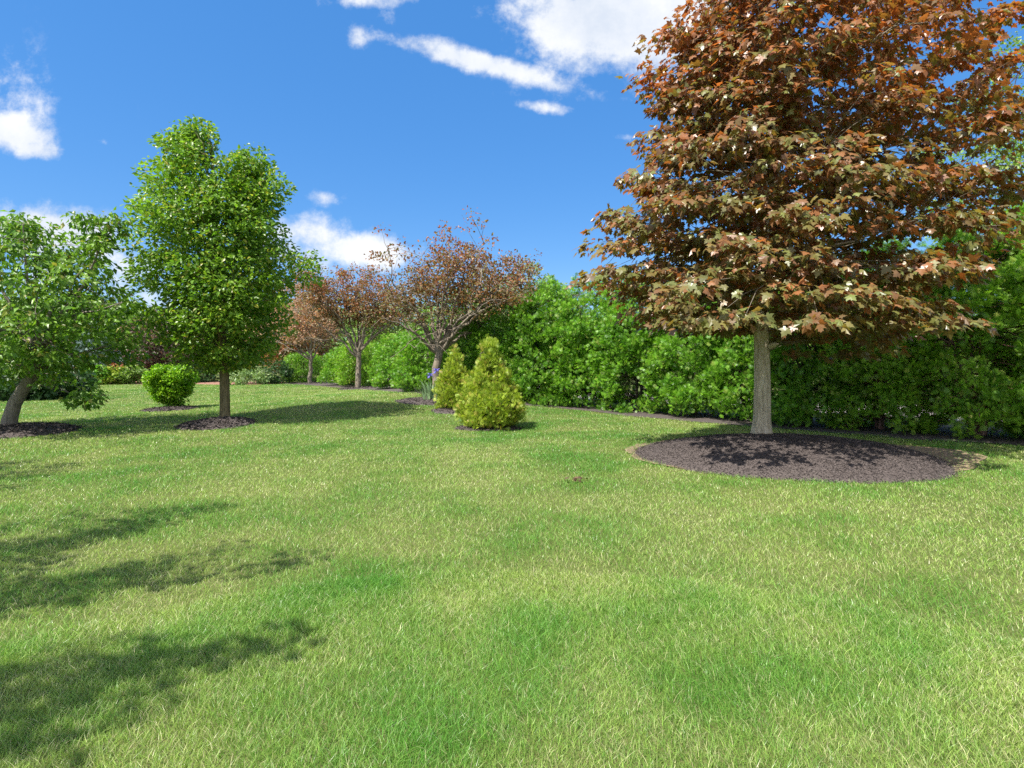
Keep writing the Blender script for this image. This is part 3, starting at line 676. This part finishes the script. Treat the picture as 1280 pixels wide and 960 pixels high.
# --- trees standing just left of the view; they cast the streaks on the lawn
def side_tree(x, y, rows, n, seed, lab):
    b = np.array([x, y, float(ground_h(x, y))])
    leafy('garden_tree', lab, 'tree', b, sym(rows), n, 'pear', 'bark_grey', OVATE, .09, seed, (.2, .4), (36, 60), 14, .12, .5, .5, .25, 'trees left of the view casting shade on the lawn', trunk_h=1.2)
sym = lambda rows: [(z, r, r, r) for z, r in rows]
def streak_tree():
    b = np.array([-6.9, .6, 0.]); t = Tree('garden_tree', 'wide limbed green tree beyond the left edge casting long streaks', 'tree', b, 81, 'trees left of the view casting shade on the lawn'); rng = t.rng
    P = limb(b - [0, 0, .1], b + [.3, .2, 3.4], 9, 0, rng, .03); t.add_limb(P, .15, .09, 10, flare=.4)
    k = np.array([math.cos(SUN_AZ), math.sin(SUN_AZ)]) / math.tan(SUN_EL)
    for (x0, y0), (x1, y1), z, w in (((-4.3, 3.9), (-3.0, 5.7), 4.3, .20), ((-4.6, 4.2), (-3.4, 4.9), 4.7, .16), ((-3.9, 2.9), (-1.5, 4.35), 4.2, .15), ((-3.6, 3.4), (-2.2, 4.5), 4.6, .16), ((-2.9, 2.1), (-1.25, 3.0), 4.1, .12), ((-3.0, 2.4), (-1.9, 2.9), 4.5, .14), ((-3.2, 1.7), (-1.65, 2.3), 4.3, .26), ((-3.0, 2.0), (-1.9, 2.5), 4.7, .24)):
        s0 = np.array([x0 - k[0] * z, y0 - k[1] * z, z - .3]); e = np.array([x1 - k[0] * z, y1 - k[1] * z, z])
        t.add_limb(limb(P[-1 - rng.integers(3)], s0, 6, .15, rng, .04), .06, .04, 6); t.add_limb(limb(s0, e, 8, .03, rng, .03), .04, .008, 5)
        for u in np.linspace(-.25, 1.02, 26):
            if rng.uniform() < .06: continue
            c = s0 + (e - s0) * u + rng.normal(0, w * (1.1 - .7 * u), 3)
            leaf_cluster(t, c, unit(e - s0), rng.uniform(.13, .24), int(rng.uniform(26, 44)), OVATE, .095, .6, .2, .7, .3)
    for c in envelope_points(rng, lambda z: (-6.3, 2.0), sym([(3.4, .8), (4.0, 1.6), (4.8, 1.3), (5.4, .3)]), 34, 8, .5, .2):
        leaf_cluster(t, c, unit(rng.normal(0, 1, 3)), rng.uniform(.2, .34), 40, OVATE, .10, .6, .2, .7, .3)
    t.finish('pear', 'bark_grey')
streak_tree()
side_tree(-9.0, 5.5, [(1.8, .6), (2.6, 1.25), (3.4, 1.4), (4.2, .8), (4.6, .2)], 110, 82, 'green tree beyond the left edge casting the small shadow past the streaks')

# dry leaves on the lawn
def litter():
    p = on_ground(722, 604); a = Acc(); rng = np.random.default_rng(2); n = 11
    P = p + np.column_stack([rng.normal(0, .05, n), rng.normal(0, .03, n), rng.uniform(.035, .07, n)])
    scatter(a, MAPLE, P, rng.normal(0, 1, (n, 3)) * [1, 1, .3], np.tile([0, 0, 1.], (n, 1)) + rng.normal(0, .6, (n, 3)), .055, rng.uniform(0, 1, (n, 3)) * [1, .6, 1])
    tag(a.build('dry_leaf_clump', M['dry'], origin=p), 'small clump of brown dry leaves lying on the open lawn', 'leaves')
litter()

# --- bare soil around the mound
def soil():
    x0, y0 = 4.35, 9.05
    a = Acc(); nr, nt_ = 8, 90
    r = np.linspace(0, 1, nr); th = np.linspace(0, 2 * PI, nt_, endpoint=False)
    Rg, T = np.meshgrid(r, th, indexing='ij'); k = Rg * bed_r(T, 44, .05)
    ex = 1 + .17 * np.exp(-((T - .1) / .45) ** 2) + .17 * np.exp(-((T - 2 * PI - .1) / .45) ** 2)
    x = x0 + 2.55 * k * ex * np.cos(T); y = y0 + 1.95 * k * np.sin(T)
    z = ground_h(x, y) + .014
    i = np.arange(nr - 1)[:, None] * nt_; j = np.arange(nt_)[None]; kk = (j + 1) % nt_
    q = np.stack([i + j, i + nt_ + j, i + nt_ + kk, i + kk], -1).reshape(-1, 4)
    a.add(np.stack([x, y, z], -1).reshape(-1, 3), np.concatenate([q[:, [0, 1, 2]], q[:, [0, 2, 3]]]))
    o = a.build('bare_soil', M['soil']); o['kind'] = 'structure'
soil()

# ------------------------------------------------------------------ grass
def grass():
    rng = np.random.default_rng(77)
    def sample(n, d0, d1, pw):
        u = rng.uniform(0, 1, n); e = 2 - pw
        return (d0 ** e + u * (d1 ** e - d0 ** e)) ** (1 / e)
    d = np.concatenate([sample(430000, 1.2, 4, 0), sample(1100000, 4, 42, 1.6)])
    th = rng.uniform(-1, 1, len(d)) * np.interp(d, [1, 4, 9], [1.35, 1.2, .95]); x = d * np.sin(th); y = d * np.cos(th)
    keep = np.ones(len(d), bool)
    for bx, by, rx, ry, sd, rot in BEDS:
        dx, dy = x - bx, y - by; lx = dx * math.cos(rot) + dy * math.sin(rot); ly = -dx * math.sin(rot) + dy * math.cos(rot)
        rr = np.hypot(lx / rx, ly / ry) / bed_r(np.arctan2(ly / ry, lx / rx), sd)
        keep &= rr > 1 - .035 + rng.normal(0, .022, len(d))
    # thin turf beside the mound
    dx, dy = (x - 4.35) / 2.55, (y - 9.05) / 1.95; tt = np.arctan2(dy, dx); ex = 1 + .17 * np.exp(-((tt - .1) / .45) ** 2)
    rr = np.hypot(dx, dy) / ex; bare = (1 - sstep(.96, 1.10, rr)) * np.clip(.35 + .9 * wav(x, y, 31, 6, 2.5) + .5 * (np.cos(tt - .3) > .6) + .3 * (np.cos(tt - PI) > .85), 0, .97)
    keep &= rng.uniform(0, 1, len(d)) > bare
    # the hedge strip
    hy = np.interp(x, HEDGE[:, 0], HEDGE[:, 1])
    off = (y - hy) * .63
    keep &= off < -.22 + .12 * wav(x * 1.0, y, 91, 5, 3) + rng.normal(0, .05, len(d))
    x, y, d = x[keep], y[keep], d[keep]; n = len(d)
    big = wav(x, y, 61, 7, .55); mid_ = wav(x, y, 62, 7, 1.7); sm = wav(x, y, 63, 8, 5.5); fine = wav(x, y, 66, 9, 19)
    lush = .5 + .28 * big + .42 * mid_ + .36 * sm
    h = (.027 + .032 * rng.uniform(0, 1, n)) * (1 + .28 * mid_ * .6 + .25 * np.clip(sm, -1, 1)) * np.interp(d, [2, 8, 40], [1.05, 1, 1.1])
    h = np.clip(h, .02, .12); tall = rng.uniform(0, 1, n) < .05; h[tall] *= 1.4
    w = .00100 * np.maximum(1, (d / 2.6)) ** .8 * rng.uniform(.7, 1.3, n)
    la = rng.uniform(0, 2 * PI, n) * .85 + .8 * wav(x, y, 64, 6, 2.2) + .5 * wav(x, y, 65, 6, 7); ln = h * rng.uniform(.2, 1.2, n)
    lx, ly = np.cos(la) * ln, np.sin(la) * ln
    fa = rng.uniform(0, 2 * PI, n); wx, wy = np.cos(fa) * w, np.sin(fa) * w
    z = ground_h(x, y) - .004
    V = np.empty((n, 5, 3), np.float32)
    for k, (t, s) in enumerate(((0, -1), (0, 1), (.5, -.8), (.5, .8), (1, 0))):
        V[:, k, 0] = x + lx * t ** 1.6 + wx * s; V[:, k, 1] = y + ly * t ** 1.6 + wy * s; V[:, k, 2] = z + h * (t - .22 * t * t)
    T = (np.arange(n)[:, None, None] * 5 + np.array([(0, 1, 2), (1, 3, 2), (2, 3, 4)])[None]).reshape(-1, 3)
    dry = np.clip(.14 - .40 * (lush - .5) + .13 * fine + .06 * (rng.uniform(0, 1, n)), .03, .5)
    isdry = (rng.uniform(0, 1, n) < dry) * rng.uniform(.3, 1, n)
    col = np.column_stack([np.clip(1 - lush - .18 * fine + rng.normal(0, .24, n), 0, 1), isdry, np.clip(rng.normal(.5, .32, n), -.2, 1.4)])
    a = Acc(); a.add(V.reshape(-1, 3), T, np.repeat(col, 5, 0))
    o = a.build('lawn_grass', M['grass']); o['kind'] = 'stuff'; tag(o, 'mown green lawn grass with straw coloured flecks', 'grass')
grass()

# ------------------------------------------------------------------ sky, sun, camera
def world():
    w = bpy.data.worlds.new('World'); sc.world = w; w.use_nodes = True
    nt = w.node_tree; nt.nodes.clear(); out = node(nt, 'ShaderNodeOutputWorld'); bgd = node(nt, 'ShaderNodeBackground')
    bgd.inputs[1].default_value = .1
    sky = node(nt, 'ShaderNodeTexSky'); sky.sky_type = 'NISHITA'; sky.sun_disc = False
    sky.sun_elevation = SUN_EL; sky.sun_rotation = math.atan2(-math.cos(SUN_AZ), -math.sin(SUN_AZ))
    sky.air_density = 1.0; sky.dust_density = .3; sky.ozone_density = 2.0
    hs = node(nt, 'ShaderNodeHueSaturation'); hs.inputs['Saturation'].default_value = 1.3; nt.links.new(sky.outputs[0], hs.inputs['Color'])
    tc = node(nt, 'ShaderNodeTexCoord'); sp = node(nt, 'ShaderNodeSeparateXYZ'); nt.links.new(tc.outputs['Generated'], sp.inputs[0])
    yy = math_n(nt, 'MAXIMUM', sp.outputs[1], .05)
    u = math_n(nt, 'DIVIDE', sp.outputs[0], yy); v = math_n(nt, 'DIVIDE', sp.outputs[2], yy)
    cmb = node(nt, 'ShaderNodeCombineXYZ'); nt.links.new(u, cmb.inputs[0]); nt.links.new(v, cmb.inputs[1])
    n1 = node(nt, 'ShaderNodeTexNoise', i_Scale=10, i_Detail=12, i_Roughness=.66); n2 = node(nt, 'ShaderNodeTexNoise', i_Scale=3.2, i_Detail=4)
    for n in (n1, n2): nt.links.new(cmb.outputs[0], n.inputs['Vector'])
    clouds = [(785, 5, 138, 76, -10, 1.5), (850, 35, 90, 72, 0, 1.2), (610, 80, 138, 16, 14, 1.1), (690, 102, 45, 17, 25, .8), (530, 58, 60, 15, 8, .8), (677, 134, 34, 9, 4, .8), (445, 46, 24, 17, 20, .75), (470, 0, 60, 12, 0, .7), (10, 165, 70, 26, 10, 1.1), (45, 186, 44, 16, 8, .95), (405, 248, 26, 12, 8, .75),
              (390, 292, 50, 28, 10, .9), (455, 312, 78, 22, 2, 1.0), (370, 318, 60, 26, 0, .8), (70, 290, 110, 36, 4, 1.2), (150, 325, 80, 30, 15, .6), (150, 215, 60, 10, 70, .3), (790, 171, 20, 6, 0, .55), (122, 177, 18, 7, 0, .5), (490, 20, 40, 30, 60, .3), (-150, 120, 160, 60, 0, 1), (1500, 200, 200, 70, 0, 1), (20, 345, 120, 40, 0, .6), (250, 370, 120, 30, 0, .6)]
    tot = None
    for px, py, rx, ry, rot, amp in clouds:
        cu, cv = (px - 640) / F, (HZ - py) / F; a = math.radians(-rot)
        du = math_n(nt, 'SUBTRACT', u, cu); dv = math_n(nt, 'SUBTRACT', v, cv)
        p = math_n(nt, 'ADD', math_n(nt, 'MULTIPLY', du, math.cos(a) * F / rx), math_n(nt, 'MULTIPLY', dv, math.sin(a) * F / rx))
        q = math_n(nt, 'ADD', math_n(nt, 'MULTIPLY', du, -math.sin(a) * F / ry), math_n(nt, 'MULTIPLY', dv, math.cos(a) * F / ry))
        r2 = math_n(nt, 'ADD', math_n(nt, 'MULTIPLY', p, p), math_n(nt, 'MULTIPLY', q, q))
        g = math_n(nt, 'MULTIPLY', math_n(nt, 'EXPONENT', math_n(nt, 'MULTIPLY', r2, -.9)), amp)
        tot = g if tot is None else math_n(nt, 'MAXIMUM', tot, g)
    nz = math_n(nt, 'MULTIPLY_ADD', math_n(nt, 'SUBTRACT', n1.outputs[0], .5), 2.1, tot)
    nz = math_n(nt, 'MULTIPLY_ADD', math_n(nt, 'SUBTRACT', n2.outputs[0], .5), .6, nz)
    mr = node(nt, 'ShaderNodeMapRange'); mr.interpolation_type = 'SMOOTHSTEP'
    mr.inputs[1].default_value = .30; mr.inputs[2].default_value = 1.0; nt.links.new(nz, mr.inputs[0])
    present = math_n(nt, 'MULTIPLY', mr.outputs[0], math_n(nt, 'MULTIPLY', tot, 6, clamp=True))
    present = math_n(nt, 'MULTIPLY', present, math_n(nt, 'GREATER_THAN', sp.outputs[1], .06))
    present = math_n(nt, 'MULTIPLY', present, .95)
    # unseen broken cloud, added bright over and behind the camera to fill shade
    n3 = node(nt, 'ShaderNodeTexNoise', i_Scale=2.6, i_Detail=7, i_Roughness=.6); nt.links.new(tc.outputs['Generated'], n3.inputs['Vector'])
    m3 = node(nt, 'ShaderNodeMapRange'); m3.interpolation_type = 'SMOOTHSTEP'; m3.inputs[1].default_value = .44; m3.inputs[2].default_value = .60; nt.links.new(n3.outputs[0], m3.inputs[0])
    rear = node(nt, 'ShaderNodeMapRange'); rear.inputs[1].default_value = .18; rear.inputs[2].default_value = -.10; nt.links.new(math_n(nt, 'SUBTRACT', sp.outputs[1], math_n(nt, 'MULTIPLY', sp.outputs[2], .62)), rear.inputs[0])
    rear_fill = math_n(nt, 'MULTIPLY', m3.outputs[0], rear.outputs[0])
    cc = mixrgb(nt, math_n(nt, 'MULTIPLY_ADD', n2.outputs[0], 2.2, math_n(nt, 'MULTIPLY_ADD', n1.outputs[0], 2.0, -1.65), clamp=True), (3.9, 4.25, 4.8), (5.6, 5.6, 5.6))
    blue = mixrgb(nt, .55, hs.outputs[0], (.42, 1.62, 4.3))
    mx = mixrgb(nt, present, blue, cc)
    mx = mixrgb(nt, rear_fill, mx, (8.2, 8.0, 7.8))
    nt.links.new(mx, bgd.inputs[0]); nt.links.new(bgd.outputs[0], out.inputs[0])
world()
sl = bpy.data.lights.new('sun_light', 'SUN'); sl.energy = 5.0; sl.angle = math.radians(.55); sl.color = (1, .95, .86)
so = bpy.data.objects.new('sun_light', sl); COL.objects.link(so)
from mathutils import Vector
to_sun = Vector((-math.cos(SUN_AZ) * math.cos(SUN_EL), -math.sin(SUN_AZ) * math.cos(SUN_EL), math.sin(SUN_EL)))
so.rotation_euler = to_sun.to_track_quat('Z', 'Y').to_euler(); so.location = to_sun * 50
cd = bpy.data.cameras.new('camera'); cd.lens = 36 * F / 1280; cd.sensor_width = 36; cd.clip_end = 3000; cd.clip_start = .05
cd.shift_y = (HZ - 480) / 1280
co = bpy.data.objects.new('camera', cd); COL.objects.link(co); co.location = (0, 0, CAMH); co.rotation_euler = (PI / 2, 0, 0); sc.camera = co
sc.view_settings.view_transform = 'Standard'; sc.view_settings.look = 'None'; sc.view_settings.gamma = 1
sc.view_settings.exposure = 1.0; sc.view_settings.use_curve_mapping = False
sc.render.engine = 'CYCLES'
sc.cycles.max_bounces = 4; sc.cycles.diffuse_bounces = 3; sc.cycles.glossy_bounces = 1; sc.cycles.transmission_bounces = 3
sc.cycles.use_denoising = False; sc.cycles.use_adaptive_sampling = True; sc.cycles.adaptive_threshold = .01
